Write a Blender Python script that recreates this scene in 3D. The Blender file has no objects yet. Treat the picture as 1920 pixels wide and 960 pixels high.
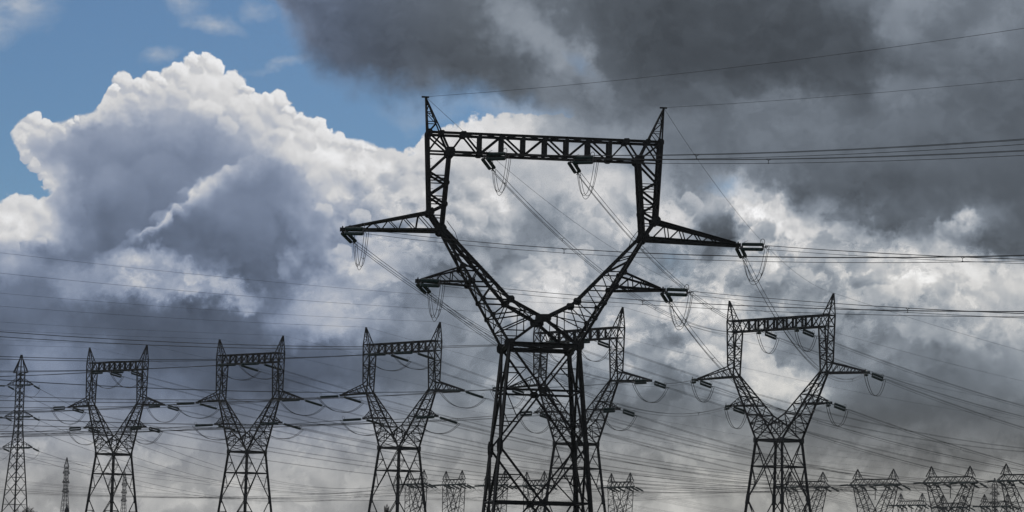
import bpy, math, random
from mathutils import Vector, Matrix, Quaternion
random.seed(7)
sc = bpy.context.scene
col = sc.collection
R = math.radians

# ------------------------------------------------------------------ camera
F = 4400.0                                   # focal length in photo pixels (photo 1920 wide)
CXP, CYP, HOR = 960.0, 600.0, 1040.0         # optical axis and horizon row in the photo
PITCH = math.atan((HOR - CYP) / F); ROLL = .024
CAM = Vector((0, 0, 1.8))
fwd = Vector((0, math.cos(PITCH), math.sin(PITCH)))
r0 = Vector((1, 0, 0)); u0 = r0.cross(fwd)
RT = r0 * math.cos(ROLL) + u0 * math.sin(ROLL)
UP = u0 * math.cos(ROLL) - r0 * math.sin(ROLL)
cd = bpy.data.cameras.new('camera'); cam = bpy.data.objects.new('camera', cd); col.objects.link(cam)
cd.sensor_width = 36; cd.lens = 36 * F / 1920; cd.shift_y = (CYP - 480) / 1920
cd.clip_start = .5; cd.clip_end = 20000
cam.matrix_world = Matrix(((RT.x, UP.x, -fwd.x, CAM.x), (RT.y, UP.y, -fwd.y, CAM.y), (RT.z, UP.z, -fwd.z, CAM.z), (0, 0, 0, 1)))
sc.camera = cam
def at(px, py, Y):                            # point seen at a pixel, at distance Y down range
    d = fwd + RT * ((px - CXP) / F) - UP * ((py - CYP) / F)
    return CAM + d * (Y / d.y)

# ------------------------------------------------------------------ view, sun
sc.view_settings.view_transform = 'Standard'; sc.view_settings.look = 'None'
sc.view_settings.exposure = 0; sc.view_settings.gamma = 1
cy_ = sc.cycles; cy_.use_adaptive_sampling = True; cy_.adaptive_threshold = .012; cy_.adaptive_min_samples = 10; cy_.max_bounces = 4; cy_.volume_bounces = 0
SUN_EL, SUN_AZ = 42, 14                       # the sun stands in front, high behind the dark cloud
sd = bpy.data.lights.new('sun', 'SUN'); so = bpy.data.objects.new('sun', sd); col.objects.link(so)
sd.energy = .8; sd.angle = R(12); sd.color = (1, .95, .88)
so.rotation_euler = (R(SUN_EL - 90), 0, R(-SUN_AZ))
so.location = (0, 0, 200)

# ------------------------------------------------------------------ world: blue sky with cloud
wd = bpy.data.worlds.new('World'); sc.world = wd; wd.use_nodes = True
wd.cycles.sampling_method = 'MANUAL'; wd.cycles.sample_map_resolution = 256
nt = wd.node_tree; nt.nodes.clear()
class X:                                       # a socket with arithmetic
    def __init__(s, k): s.k = k
    def __add__(a, b): return m_('ADD', a, b)
    __radd__ = __add__
    def __sub__(a, b): return m_('SUBTRACT', a, b)
    def __rsub__(a, b): return m_('SUBTRACT', b, a)
    def __mul__(a, b): return m_('MULTIPLY', a, b)
    __rmul__ = __mul__
    def __truediv__(a, b): return m_('DIVIDE', a, b)
def put(sock, v):
    if isinstance(v, X): nt.links.new(v.k, sock)
    else: sock.default_value = v
def m_(op, a, b=None, c=None):
    n = nt.nodes.new('ShaderNodeMath'); n.operation = op
    put(n.inputs[0], a)
    if b is not None: put(n.inputs[1], b)
    if c is not None: put(n.inputs[2], c)
    return X(n.outputs[0])
def mx(a, b): return m_('MAXIMUM', a, b)
def mn(a, b): return m_('MINIMUM', a, b)
def ss(x, a, b, lo=0.0, hi=1.0):               # smoothstep of x from a to b
    n = nt.nodes.new('ShaderNodeMapRange'); n.interpolation_type = 'SMOOTHSTEP'; n.clamp = False
    put(n.inputs[0], x)
    if a > b: a, b, lo, hi = b, a, hi, lo
    n.inputs[1].default_value = a; n.inputs[2].default_value = b
    n.inputs[3].default_value = lo; n.inputs[4].default_value = hi
    return X(n.outputs[0])
def mix(a, b, t):
    n = nt.nodes.new('ShaderNodeMix'); n.data_type = 'FLOAT'; n.clamp_factor = False
    put(n.inputs[0], t); put(n.inputs[2], a); put(n.inputs[3], b); return X(n.outputs[0])
def vec(x, y, z=0.0):
    n = nt.nodes.new('ShaderNodeCombineXYZ'); put(n.inputs[0], x); put(n.inputs[1], y); put(n.inputs[2], z); return X(n.outputs[0])
def dot(v, c):
    n = nt.nodes.new('ShaderNodeVectorMath'); n.operation = 'DOT_PRODUCT'; put(n.inputs[0], v); n.inputs[1].default_value = c; return X(n.outputs['Value'])
def noise(x, y, size, detail=6, rough=.55, z=0.0, lac=2.0, dist=0.0):
    q = vec(x * (1 / size) + z * 17.3, y * (1 / size) + z * 9.1)
    n = nt.nodes.new('ShaderNodeTexNoise'); n.noise_dimensions = '2D'
    put(n.inputs['Vector'], q)
    n.inputs['Scale'].default_value = 1; n.inputs['Detail'].default_value = detail
    n.inputs['Roughness'].default_value = rough; n.inputs['Lacunarity'].default_value = lac
    n.inputs['Distortion'].default_value = dist
    return X(n.outputs[0])
def puff(x, y, size, detail=3, rough=.5, z=0.0):   # rounded heaps
    q = vec(x * (1 / size) + z * 17.3, y * (1 / size) + z * 9.1)
    n = nt.nodes.new('ShaderNodeTexVoronoi'); n.voronoi_dimensions = '2D'; n.feature = 'SMOOTH_F1'; n.normalize = True
    put(n.inputs['Vector'], q)
    n.inputs['Scale'].default_value = 1; n.inputs['Detail'].default_value = detail
    n.inputs['Roughness'].default_value = rough; n.inputs['Lacunarity'].default_value = 2.1
    n.inputs['Smoothness'].default_value = .35
    return 1 - X(n.outputs['Distance'])
def curve(x, pts, x0, x1, y0, y1):               # piecewise curve through points
    fx = mx(mn((x - x0) / (x1 - x0), 1.0), 0.0)
    n = nt.nodes.new('ShaderNodeFloatCurve'); c = n.mapping.curves[0]
    q = [((a - x0) / (x1 - x0), (b - y0) / (y1 - y0)) for a, b in pts]
    c.points[0].location = q[0]; c.points[1].location = q[-1]
    for a in q[1:-1]: c.points.new(*a)
    for p in c.points: p.handle_type = 'VECTOR'
    n.mapping.extend = 'HORIZONTAL'; n.mapping.update()
    put(n.inputs['Value'], fx)
    return X(n.outputs[0]) * (y1 - y0) + y0
def place(v, cx, cy, rx, ry, rot=0):             # coordinates in an ellipse: centre 0, rim 1
    n = nt.nodes.new('ShaderNodeMapping'); n.vector_type = 'TEXTURE'
    n.inputs['Location'].default_value = (cx, cy, 0); n.inputs['Rotation'].default_value = (0, 0, R(rot)); n.inputs['Scale'].default_value = (rx, ry, 1e9)
    put(n.inputs['Vector'], v); return X(n.outputs[0])
def blobv(v, *a):                                # 1 at the centre, 0 at the rim
    q = place(v, *a); n = nt.nodes.new('ShaderNodeTexGradient'); n.gradient_type = 'SPHERICAL'; put(n.inputs[0], q); return X(n.outputs[1])
def blob(x, y, *a): return blobv(vec(x, y), *a)
def ball(v, cx, cy, r):                          # the same for a circle
    n = nt.nodes.new('ShaderNodeVectorMath'); n.operation = 'MULTIPLY_ADD'; put(n.inputs[0], v)
    n.inputs[1].default_value = (1 / r, 1 / r, 0); n.inputs[2].default_value = (-cx / r, -cy / r, 0); return X(n.outputs[0])
def vdot(a, b):
    n = nt.nodes.new('ShaderNodeVectorMath'); n.operation = 'DOT_PRODUCT'; put(n.inputs[0], a); put(n.inputs[1], b); return X(n.outputs['Value'])

tc = nt.nodes.new('ShaderNodeTexCoord'); d = X(tc.outputs['Generated'])
w = mx(m_('ABSOLUTE', dot(d, fwd)), .2)
sx = dot(d, RT) / w * F + CXP                    # sky chart: 1 unit = 1/4400 of a radian, y downwards
sy = CYP - dot(d, UP) / w * F

def lin(v): v /= 255; return v / 12.92 if v <= .04045 else ((v + .055) / 1.055) ** 2.4
# brightness of the cloud deck every 80 x 60 units
GRID = '''
200 200 200 200 200 200 160 112 105  98 100 105 125 102  88  83  80  81  88  96 112 126 120 118 124
200 200 200 200 210 215 170 118  92  95  92  95 132 112  91  80  75  75  77  83  94 123 111 118 116
205 200 200 210 222 228 190 122  96  90  92  85  90 137 102  83  75  75  77  77  83 102 107 107 105
215 215 215 195 195 215 215 170 120 106 108 100 106 120 112  98  86  88 102 102  91 118 102  96  96
215 208 150 148 165 172 200 228 228 220 218 212 218 150 130 120 114 112 120 120 109 112 106  99  94
215 172 142 132 138 150 168 224 226 216 206 200 196 186 165 135 114 112 112 109 102 102  99  99  96
215 200 142 122 128 148 150 168 191 188 186 191 196 190 196 172 146 175 125  94  88  88  92  96  94
220 185 130 112 112 114 114 140 163 178 176 178 160 150 206 192 172 118 206 160 125 105 100 140  95
155 130 112 108 112 104 104 114 156 163 142 128 135 166 182 160 176 150 216 186 150 140 125 100 110
114 114 140 150 160 140 104 120 166 160 140 150 176 186 166 160 166 186 130 172 186 202 192 186 190
104 110 104  95  91  93 100 159 187 132 132 148 176 176 168 195 212 200 147 131 147 168 185 202 195
104 140 114  89  84  84  84  95 101 117 111 127 138 138 147 178 174 178 200 131 131 139 121 136 147
110 121 110 106 110  89  78  84  89 100 117 122 151 144 116 136 131 158 197 136 105 100 105 116 131
125 141 155 141 136 114 108 114 125 130 146 136 146 141 113 113 113 113 119 108  98  92  92  98 108
156 161 166 169 161 146 159 156 163 161 151 146 146 131 136 141 151 143 131 116 126 111 106 111 116
161 161 165 169 169 165 173 173 173 165 163 159 155 151 155 159 168 163 155 145 143 143 139 138 138
167 167 169 169 172 172 175 175 175 172 169 167 165 165 167 167 171 167 165 162 157 157 155 152 152
'''
rows = [[int(v) for v in l.split()] for l in GRID.strip().splitlines()]
def deck(x, y):
    fx = mx(mn(x / 1920.0, 1.0), 0.0)
    out = None
    for j, r in enumerate(rows):
        n = nt.nodes.new('ShaderNodeValToRGB'); cr = n.color_ramp; cr.interpolation = 'EASE'
        cr.elements[0].position = 0; cr.elements[1].position = 1
        for i in range(1, 24): cr.elements.new(i / 24)
        for i, v in enumerate(r):
            g = lin(v); cr.elements[i].color = (g, g, g, g)
        nt.links.new(fx.k, n.inputs[0])
        v = X(n.outputs['Alpha'])
        out = v if out is None else mix(out, v, ss(y, (j - 1) * 60, j * 60))
    return out

# two scales of drift bend the deck so that nothing follows the chart's lines
w1 = noise(sx, sy, 210, 5, .5, 1.3) - .5; w2 = noise(sx, sy, 210, 5, .5, 7.7) - .5
w3 = noise(sx, sy, 60, 6, .6, 3.1) - .5;  w4 = noise(sx, sy, 60, 6, .6, 9.4) - .5
w5 = noise(sx, sy, 19, 3, .55, 11.0) - .5; w6 = noise(sx, sy, 19, 3, .55, 14.0) - .5
bx = sx + w1 * 110 + w3 * 70 + w5 * 14; by = sy + w2 * 90 + w4 * 60 + w6 * 14
L = deck(bx, by)
# finer heaps: bright towards the light, dark away from it
hx = sx + w3 * 14; hy = sy + w4 * 14
pf0 = puff(hx, hy, 88, 1.5, .45, .2); pf1 = puff(hx + 6, hy - 13, 88, 1.5, .45, .2)
rel = pf0 - pf1
fb0 = noise(sx + w1 * 60, sy + w2 * 60, 170, 7, .54, 5.0); fb1 = noise(sx + w1 * 60 + 12, sy + w2 * 60 - 26, 170, 7, .54, 5.0)
soft = fb0 - fb1
# single patches of lighter and darker cloud
tx = sx + w1 * 70 + w3 * 85 + w5 * 22; ty = sy + w2 * 60 + w4 * 75 + w6 * 22; tv = vec(tx, ty, L); sft = 1 + soft * .9
for cx, cy, rx, ry, ro, lu, al in (
    (1352, 398, 44, 66, 20, 98, .9), (1325, 440, 46, 40, 0, 108, .6), (1290, 385, 70, 28, 0, 200, .6), (1405, 372, 60, 26, 15, 206, .7), (1448, 408, 56, 34, 30, 212, .8),
    (1470, 472, 84, 26, 0, 206, .8), (1502, 440, 30, 16, 0, 220, .7), (1548, 430, 26, 14, 0, 196, .6), (1600, 458, 100, 28, 10, 172, .6), (1810, 425, 34, 22, -20, 222, .95), (1788, 445, 50, 22, -20, 155, .6), (1852, 452, 60, 34, 0, 88, .7),
    (1690, 515, 120, 48, 0, 206, .7), (1800, 540, 72, 54, 30, 208, .7), (1885, 560, 70, 44, 0, 200, .6), (1555, 508, 70, 32, 0, 196, .6), (1850, 600, 90, 40, 0, 194, .6), (1640, 560, 60, 26, 10, 140, .5), (1740, 610, 70, 26, 10, 130, .5), (1660, 655, 40, 16, 0, 160, .6),
    (1448, 702, 66, 44, 30, 210, .9), (1492, 722, 34, 20, 0, 204, .7), (1478, 664, 34, 26, 0, 108, .8), (1215, 600, 70, 40, 20, 205, .6), (1300, 640, 80, 40, 0, 195, .6), (1230, 655, 40, 30, 0, 130, .4), (1160, 690, 60, 26, 0, 175, .5), (1100, 480, 60, 30, 10, 185, .5), (1010, 440, 60, 30, -20, 128, .6),
    (900, 470, 70, 30, 0, 122, .6), (870, 520, 60, 30, 0, 130, .5), (1000, 520, 60, 34, 0, 190, .6),
    (440, 452, 120, 26, -8, 104, .85), (330, 474, 90, 15, -8, 104, .75), (230, 478, 70, 14, -15, 110, .6), (305, 522, 72, 30, 10, 214, .95), (370, 544, 92, 18, 5, 206, .95), (180, 520, 60, 30, 0, 165, .7), (425, 552, 46, 22, 0, 160, .7), (270, 606, 160, 32, 0, 88, .5),
    (640, 585, 66, 50, 30, 186, .75), (590, 570, 46, 40, 0, 170, .6), (540, 500, 16, 26, -20, 160, .6), (560, 460, 14, 22, -20, 165, .6), (720, 510, 60, 40, 0, 178, .5), (90, 690, 50, 40, 0, 140, .6), (190, 665, 30, 30, 0, 130, .5),
    (1000, 55, 100, 26, 40, 146, .75), (1085, 118, 76, 22, 50, 146, .65), (900, 110, 90, 40, 0, 80, .5), (760, 100, 80, 40, 20, 86, .5), (1170, 255, 60, 20, 0, 150, .5), (1300, 180, 70, 16, 0, 100, .5), (1480, 190, 90, 20, 0, 122, .7), (1450, 235, 60, 18, 0, 118, .6),
    (620, 850, 80, 30, 0, 176, .7), (280, 852, 60, 24, 20, 172, .7), (520, 830, 50, 24, 0, 160, .5), (1320, 852, 80, 26, 0, 158, .7), (950, 748, 50, 22, 0, 162, .7), (1160, 855, 40, 24, 0, 150, .5), (1480, 880, 50, 30, 0, 150, .5),
    (1680, 38, 46, 22, 30, 150, .55), (1860, 45, 34, 30, 0, 136, .5), (1725, 0, 50, 22, 0, 146, .5), (1700, 168, 66, 28, 0, 130, .6), (1560, 60, 120, 60, 0, 72, .5)):
    L = mix(L, lin(lu), ss(blobv(tv, cx, cy, rx * 1.75, ry * 1.75, ro), 0, .85, 0, al))
heap = mx(blob(sx, sy, 760, 385, 330, 150) * 1.2, blob(sx, sy, 40, 430, 130, 110) * 1.5)
heap = mn(heap, 1.0)
brk = mn(mx(mx(mx(blob(sx, sy, 1480, 500, 560, 200, 8) * 1.8, blob(sx, sy, 1150, 600, 420, 240) * 1.5), blob(sx, sy, 330, 525, 190, 80) * 1.2), mx(blob(sx, sy, 800, 470, 330, 190) * 1.2, ss(sy, 770, 850, 0, .45))), 1.0)
cl = noise(sx + w1 * 90, (sy + w2 * 90) * 1.3, 100, 9, .63, 21.0)
clump = ss(cl, .455, .565) - .5
L = L * mx(1 + soft * (.5 + brk * 1.3) + (fb0 - .5) * (.2 + brk * .4) + w3 * (.06 + brk * .5) + w5 * (.04 + brk * .1) + clump * (.07 + brk * .38 + ss(sy, 330, 200, 0, .05)), .4)
L = L * mx(1 + rel * (heap * 2.2 + brk * 1.0 + .2), .45)

# main cumulus: outline, left overhang and the heap below it
wob = ss(sx, 690, 800, 18, 62); ex = sx + w3 * wob + w5 * 13; ey = sy + w4 * wob + w6 * 13 + w2 * ss(sx, 720, 820, 0, 70)
top = curve(ex, [(-60, 900), (12, 300), (24, 236), (52, 213), (72, 220), (100, 229), (142, 218), (188, 204), (200, 166), (224, 146), (258, 149), (278, 138), (302, 136), (316, 122),
    (345, 118), (356, 108), (400, 110), (416, 132), (446, 143), (462, 160), (468, 176), (490, 184), (512, 178), (538, 182), (550, 206), (576, 216), (602, 230), (616, 250),
    (652, 256), (700, 268), (722, 281), (748, 279), (778, 266), (796, 248), (850, 240), (900, 228), (960, 216), (1010, 212), (1060, 214), (1100, 180), (1180, -100)], -60, 1180, -100, 900)
left = curve(ey, [(180, 10), (240, 20), (270, 28), (300, 54), (338, 84), (362, 92), (380, 60), (420, -100)], 180, 420, -100, 200)
low = curve(ex, [(-200, 384), (0, 376), (20, 366), (50, 367), (76, 380), (96, 406), (120, 474)], -200, 120, 300, 500)
edge = 6.0
c1 = ss(ey - top, -edge * .4, edge) * ss(ex - left, -edge, edge)
c2 = ss(ey - low, -edge * .4, edge)
cum = mx(c1, c2)
rim = ss(ey - top, 34, 6) * c1 * ss(sx, 1050, 760)
L = mix(L, mx(L, lin(216)), rim * .6)
rim2 = ss(ex - left, 30, 4) * c1 * ss(sy, 200, 240) * ss(sy, 400, 360)
L = mix(L, mx(L, lin(205)), rim2 * .7)
# broad lobes in the shaded body, then
# rounded heads, back to front: each lit on top, fading into the cloud below it
qx = sx + w3 * 26 + w5 * 16; qy = sy + w4 * 26 + w6 * 16; qv = vec(qx, qy, L)
OUT = [(0, 230), (52, 213), (142, 218), (188, 204), (224, 146), (302, 136), (356, 108), (400, 110), (462, 160), (512, 178), (550, 206), (616, 250), (700, 268), (1000, 260)]
def outl(x):
    for (x0, y0), (x1, y1) in zip(OUT, OUT[1:]):
        if x <= x1: return y0 + (y1 - y0) * (x - x0) / (x1 - x0)
    return 260
for cx, cy, r in ((330, 275, 74), (140, 305, 52), (225, 285, 58), (420, 290, 60), (215, 375, 66), (300, 345, 60), (120, 390, 40), (470, 345, 60), (540, 360, 52), (450, 430, 70), (580, 440, 46), (362, 122, 22), (388, 117, 19), (403, 130, 22), (334, 141, 23), (291, 147, 15), (303, 158, 14), (232, 160, 25), (211, 176, 14), (262, 163, 18), (282, 172, 22), (436, 160, 28), (458, 172, 14), (404, 172, 36), (362, 168, 34), (335, 186, 26),
    (526, 193, 23), (502, 192, 15), (476, 196, 21), (543, 210, 15), (565, 227, 17), (594, 240, 22), (614, 252, 13), (500, 216, 27), (448, 212, 34), (530, 234, 24), (470, 238, 26), (560, 248, 17), (604, 262, 24), (640, 269, 18), (668, 276, 15), (694, 282, 10), (572, 266, 22),
    (246, 186, 15), (345, 164, 9), (388, 214, 30), (425, 244, 24), (520, 258, 20), (60, 226, 19), (42, 240, 12), (84, 238, 16), (107, 244, 14), (128, 233, 10), (144, 226, 8), (70, 256, 18), (38, 264, 12), (50, 288, 12), (66, 308, 12), (80, 328, 10), (90, 346, 9),
    (22, 389, 25), (56, 390, 24), (82, 408, 14), (10, 416, 24), (44, 428, 26), (20, 456, 22), (74, 456, 14), (598, 338, 26), (624, 374, 17), (606, 398, 20), (700, 386, 25), (724, 404, 14), (676, 410, 20), (900, 352, 24), (915, 384, 17), (892, 412, 24), (640, 478, 20), (846, 424, 22), (770, 350, 30), (780, 440, 24),
    (1640, 505, 24), (1682, 494, 28), (1722, 498, 20), (1762, 506, 26), (1796, 522, 18), (1822, 550, 24), (1856, 566, 18), (1900, 552, 28), (1562, 504, 20), (1504, 522, 26), (1452, 398, 24), (1486, 424, 18), (1522, 442, 14), (1402, 372, 22), (1292, 382, 24), (1440, 694, 24), (1472, 706, 18), (1504, 728, 14), (1212, 594, 24), (1256, 604, 18), (1304, 624, 26), (1344, 644, 16), (1122, 432, 26), (1096, 474, 20), (1244, 452, 22), (1000, 500, 26), (1040, 530, 18), (930, 560, 20), (1470, 470, 22), (1700, 545, 22)):
    v = ball(qv, cx, cy, r); body = ss(vdot(v, v), 1.12, .72)
    if r >= 40: lo, hi, al = 108, 150, .42
    elif cx > 925 and cy > 350: lo, hi, al = 138, 216, .42
    elif cy > 300: lo, hi, al = 165, 216, .5
    elif cy - r > outl(cx) + 10: lo, hi, al = 146, 216 + (cx % 5) * 3, .55 + (cy % 4) * .06
    else: lo, hi, al = 150, 230 + (cx % 4) * 3, .8
    li = dot(v, (.38, -.95, 0))
    L = mix(L, ss(li, -.75, .6, lin(lo), lin(hi)), body * ss(li, -.9, .1, 0, al))
    if r < 40 and (cy - r < 260 or cx < 120): cum = mx(cum, body)

# the ridge in front of it, lit along its crest
rx_ = sx + w3 * 22 + w5 * 12; ry_ = sy + w4 * 26 + w6 * 12 - (pf0 - .6) * 30 - (puff(sx + w5 * 8, sy + w6 * 8, 27, 1, .5, 8.0) - .6) * 20
rid = curve(rx_, [(180, 490), (212, 455), (240, 440), (272, 420), (302, 408), (330, 376), (352, 364), (366, 342), (388, 334), (404, 318), (450, 291), (480, 276), (512, 258), (540, 250), (620, 280)], 180, 620, 200, 500)
dr = ry_ - rid
win = ss(sx, 205, 300) * ss(sx, 600, 500)
inside = ss(dr, -2, 5)
fall = ss(dr * ss(sx, 210, 420, 2.6, 1.0), 62, 0); crest = inside * fall * mix(fall, 1.0, .35) * win * ss(w4 + w1, -.2, .15, .3, 1.0) * ss(sx, 520, 410, .35, 1.0)
L = mix(L, lin(218) * (1 + rel * 2.5), crest * .58)
bodyr = inside * ss(dr, 25, 75) * win * ss(dr, 260, 80)
L = mix(L, mn(L, lin(118)), bodyr * .55)
for cx, cy, r, al in ((252, 444, 18, .25), (304, 414, 22, .4), (326, 394, 17, .3), (354, 370, 22, .4), (384, 350, 20, .3)):
    v = ball(vec(qx, qy, L), cx, cy, r); li = dot(v, (.1, -1, 0))
    L = mix(L, ss(li, -.75, .6, lin(140), lin(224)), ss(vdot(v, v), 1.2, .6) * ss(li, -.7, .5, 0, al))
behind = ss(dr, 2, -8) * ss(dr, -130, -20) * ss(sx, 205, 240) * ss(sx, 440, 360)
L = mix(L, lin(122), behind * .55)

# the dark deck overhead: where it ends, blue shows
dkx = sx + w1 * 150 + w3 * 70; dky = sy + w2 * 120 + w4 * 60
dk = curve(dkx, [(400, -150), (480, -70), (520, 40), (580, 108), (660, 150), (760, 192), (880, 196), (960, 214), (1040, 235), (1100, 330), (1160, 500)], 400, 1160, -160, 500)
deckm = ss(dk - dky, -45, 55)
# thin high wisps in the blue
wn = noise(sx * .6, sy * 1.3, 46, 8, .62, 2.2)
def wisp(cx, cy, rx, ry, rot, k): return blob(sx + w3 * 60, sy + w4 * 40, cx, cy, rx, ry, rot) * k
wis = mx(mx(mx(wisp(20, 15, 130, 70, -25, 2.0), wisp(400, 45, 75, 22, 10, 1.6)), mx(wisp(300, 102, 46, 20, -6, 1.8), wisp(525, 122, 75, 14, -14, 1.6))), mx(wisp(345, 8, 60, 30, 20, 1.4), wisp(480, 20, 40, 25, 0, 1.4)))
wis = wis * ss(wn, .15, .85, .1, 1.0) * .42
rest = ss(sx, 1060, 1160)
cloud = mx(mx(cum, deckm), rest)
gap = mx(blob(sx + w3 * 60, sy + w4 * 60, 1240, 492, 75, 42, 10) * .8, mx(blob(sx + w3 * 60, sy + w4 * 60, 1368, 352, 60, 24, 10) * .8, blob(sx + w3 * 40, sy + w4 * 40, 1095, 135, 60, 22, 50) * .6))

# colour: blue-grey in the shade of the left cloud, neutral right, creamy low down
shade = ss(L, lin(215), lin(100))
s = shade * (.62 + .38 * ss(sx, 900, 560)) * ss(sy, 930, 700, .15, 1.0)
lm = s * ss(sx, 950, 560); warm = ss(sy, 600, 900) * .035 + ss(sx, 1000, 1500) * ss(sy, 380, 560) * .02
comb = nt.nodes.new('ShaderNodeCombineColor')
put(comb.inputs[0], L * (1 - s * .235 + warm * .5)); put(comb.inputs[1], L * (1 - lm * .03 + warm * .15)); put(comb.inputs[2], L * (1.012 + s * .3 + lm * .09 - warm * 1.2))

sky = nt.nodes.new('ShaderNodeTexSky'); sky.sky_type = 'NISHITA'; sky.sun_disc = False
sky.sun_elevation = R(SUN_EL); sky.sun_rotation = R(SUN_AZ); sky.air_density = 1.0; sky.dust_density = .3; sky.ozone_density = 3.0
tint = nt.nodes.new('ShaderNodeMix'); tint.data_type = 'RGBA'; tint.blend_type = 'MULTIPLY'; tint.inputs[0].default_value = 1
nt.links.new(sky.outputs[0], tint.inputs[6]); tint.inputs[7].default_value = (.68, .86, 1.01, 1)
bg_sky = nt.nodes.new('ShaderNodeBackground'); nt.links.new(tint.outputs[2], bg_sky.inputs[0]); bg_sky.inputs[1].default_value = .05
bg_cl = nt.nodes.new('ShaderNodeBackground'); nt.links.new(comb.outputs[0], bg_cl.inputs[0]); bg_cl.inputs[1].default_value = 1
bg_w = nt.nodes.new('ShaderNodeBackground'); bg_w.inputs[0].default_value = (.55, .57, .60, 1); bg_w.inputs[1].default_value = 1
ms0 = nt.nodes.new('ShaderNodeMixShader'); put(ms0.inputs[0], wis); nt.links.new(bg_sky.outputs[0], ms0.inputs[1]); nt.links.new(bg_w.outputs[0], ms0.inputs[2])
ms = nt.nodes.new('ShaderNodeMixShader'); put(ms.inputs[0], cloud * (1 - gap * ss(fb0, .35, .65) * .8) + L * 1e-7); nt.links.new(ms0.outputs[0], ms.inputs[1]); nt.links.new(bg_cl.outputs[0], ms.inputs[2])
wo = nt.nodes.new('ShaderNodeOutputWorld'); nt.links.new(ms.outputs[0], wo.inputs[0])

# ------------------------------------------------------------------ helpers
def tag(o, label=None, cat=None, group=None, kind=None):
    if label: o['label'] = label
    if cat: o['category'] = cat
    if group: o['group'] = group
    if kind: o['kind'] = kind
    return o
def material(name, colr, rough=.6, spec=.3, metal=0.0, var=.35, scale=3.0):
    m = bpy.data.materials.new(name); m.use_nodes = True
    t = m.node_tree; b = t.nodes['Principled BSDF']
    b.inputs['Roughness'].default_value = rough; b.inputs['Metallic'].default_value = metal
    b.inputs['Specular IOR Level'].default_value = spec
    tcn = t.nodes.new('ShaderNodeTexCoord'); nz = t.nodes.new('ShaderNodeTexNoise'); nz.inputs['Scale'].default_value = scale; nz.inputs['Detail'].default_value = 5
    rp = t.nodes.new('ShaderNodeValToRGB')
    rp.color_ramp.elements[0].position = .3; rp.color_ramp.elements[1].position = .7
    rp.color_ramp.elements[0].color = (*[c * (1 - var) for c in colr], 1); rp.color_ramp.elements[1].color = (*[c * (1 + var) for c in colr], 1)
    t.links.new(tcn.outputs['Object'], nz.inputs['Vector']); t.links.new(nz.outputs[0], rp.inputs[0]); t.links.new(rp.outputs[0], b.inputs['Base Color'])
    return m
M = dict(
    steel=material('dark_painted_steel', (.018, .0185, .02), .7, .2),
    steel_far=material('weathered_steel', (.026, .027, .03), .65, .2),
    plate=material('gusset_steel', (.016, .0165, .018), .7, .2),
    glass=material('green_insulator_glass', (.012, .035, .035), .35, .35),
    cable=material('aluminium_cable', (.03, .03, .033), .6, .2),
    ring=material('galvanised_fitting', (.05, .05, .055), .5, .3),
    bark=material('winter_bark', (.055, .042, .036), .9, .1),
    grass=material('field_grass', (.05, .07, .025), .9, .1, 0, .4, .05),
    slate=material('spire_slate', (.02, .02, .024), .6, .3))

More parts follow.
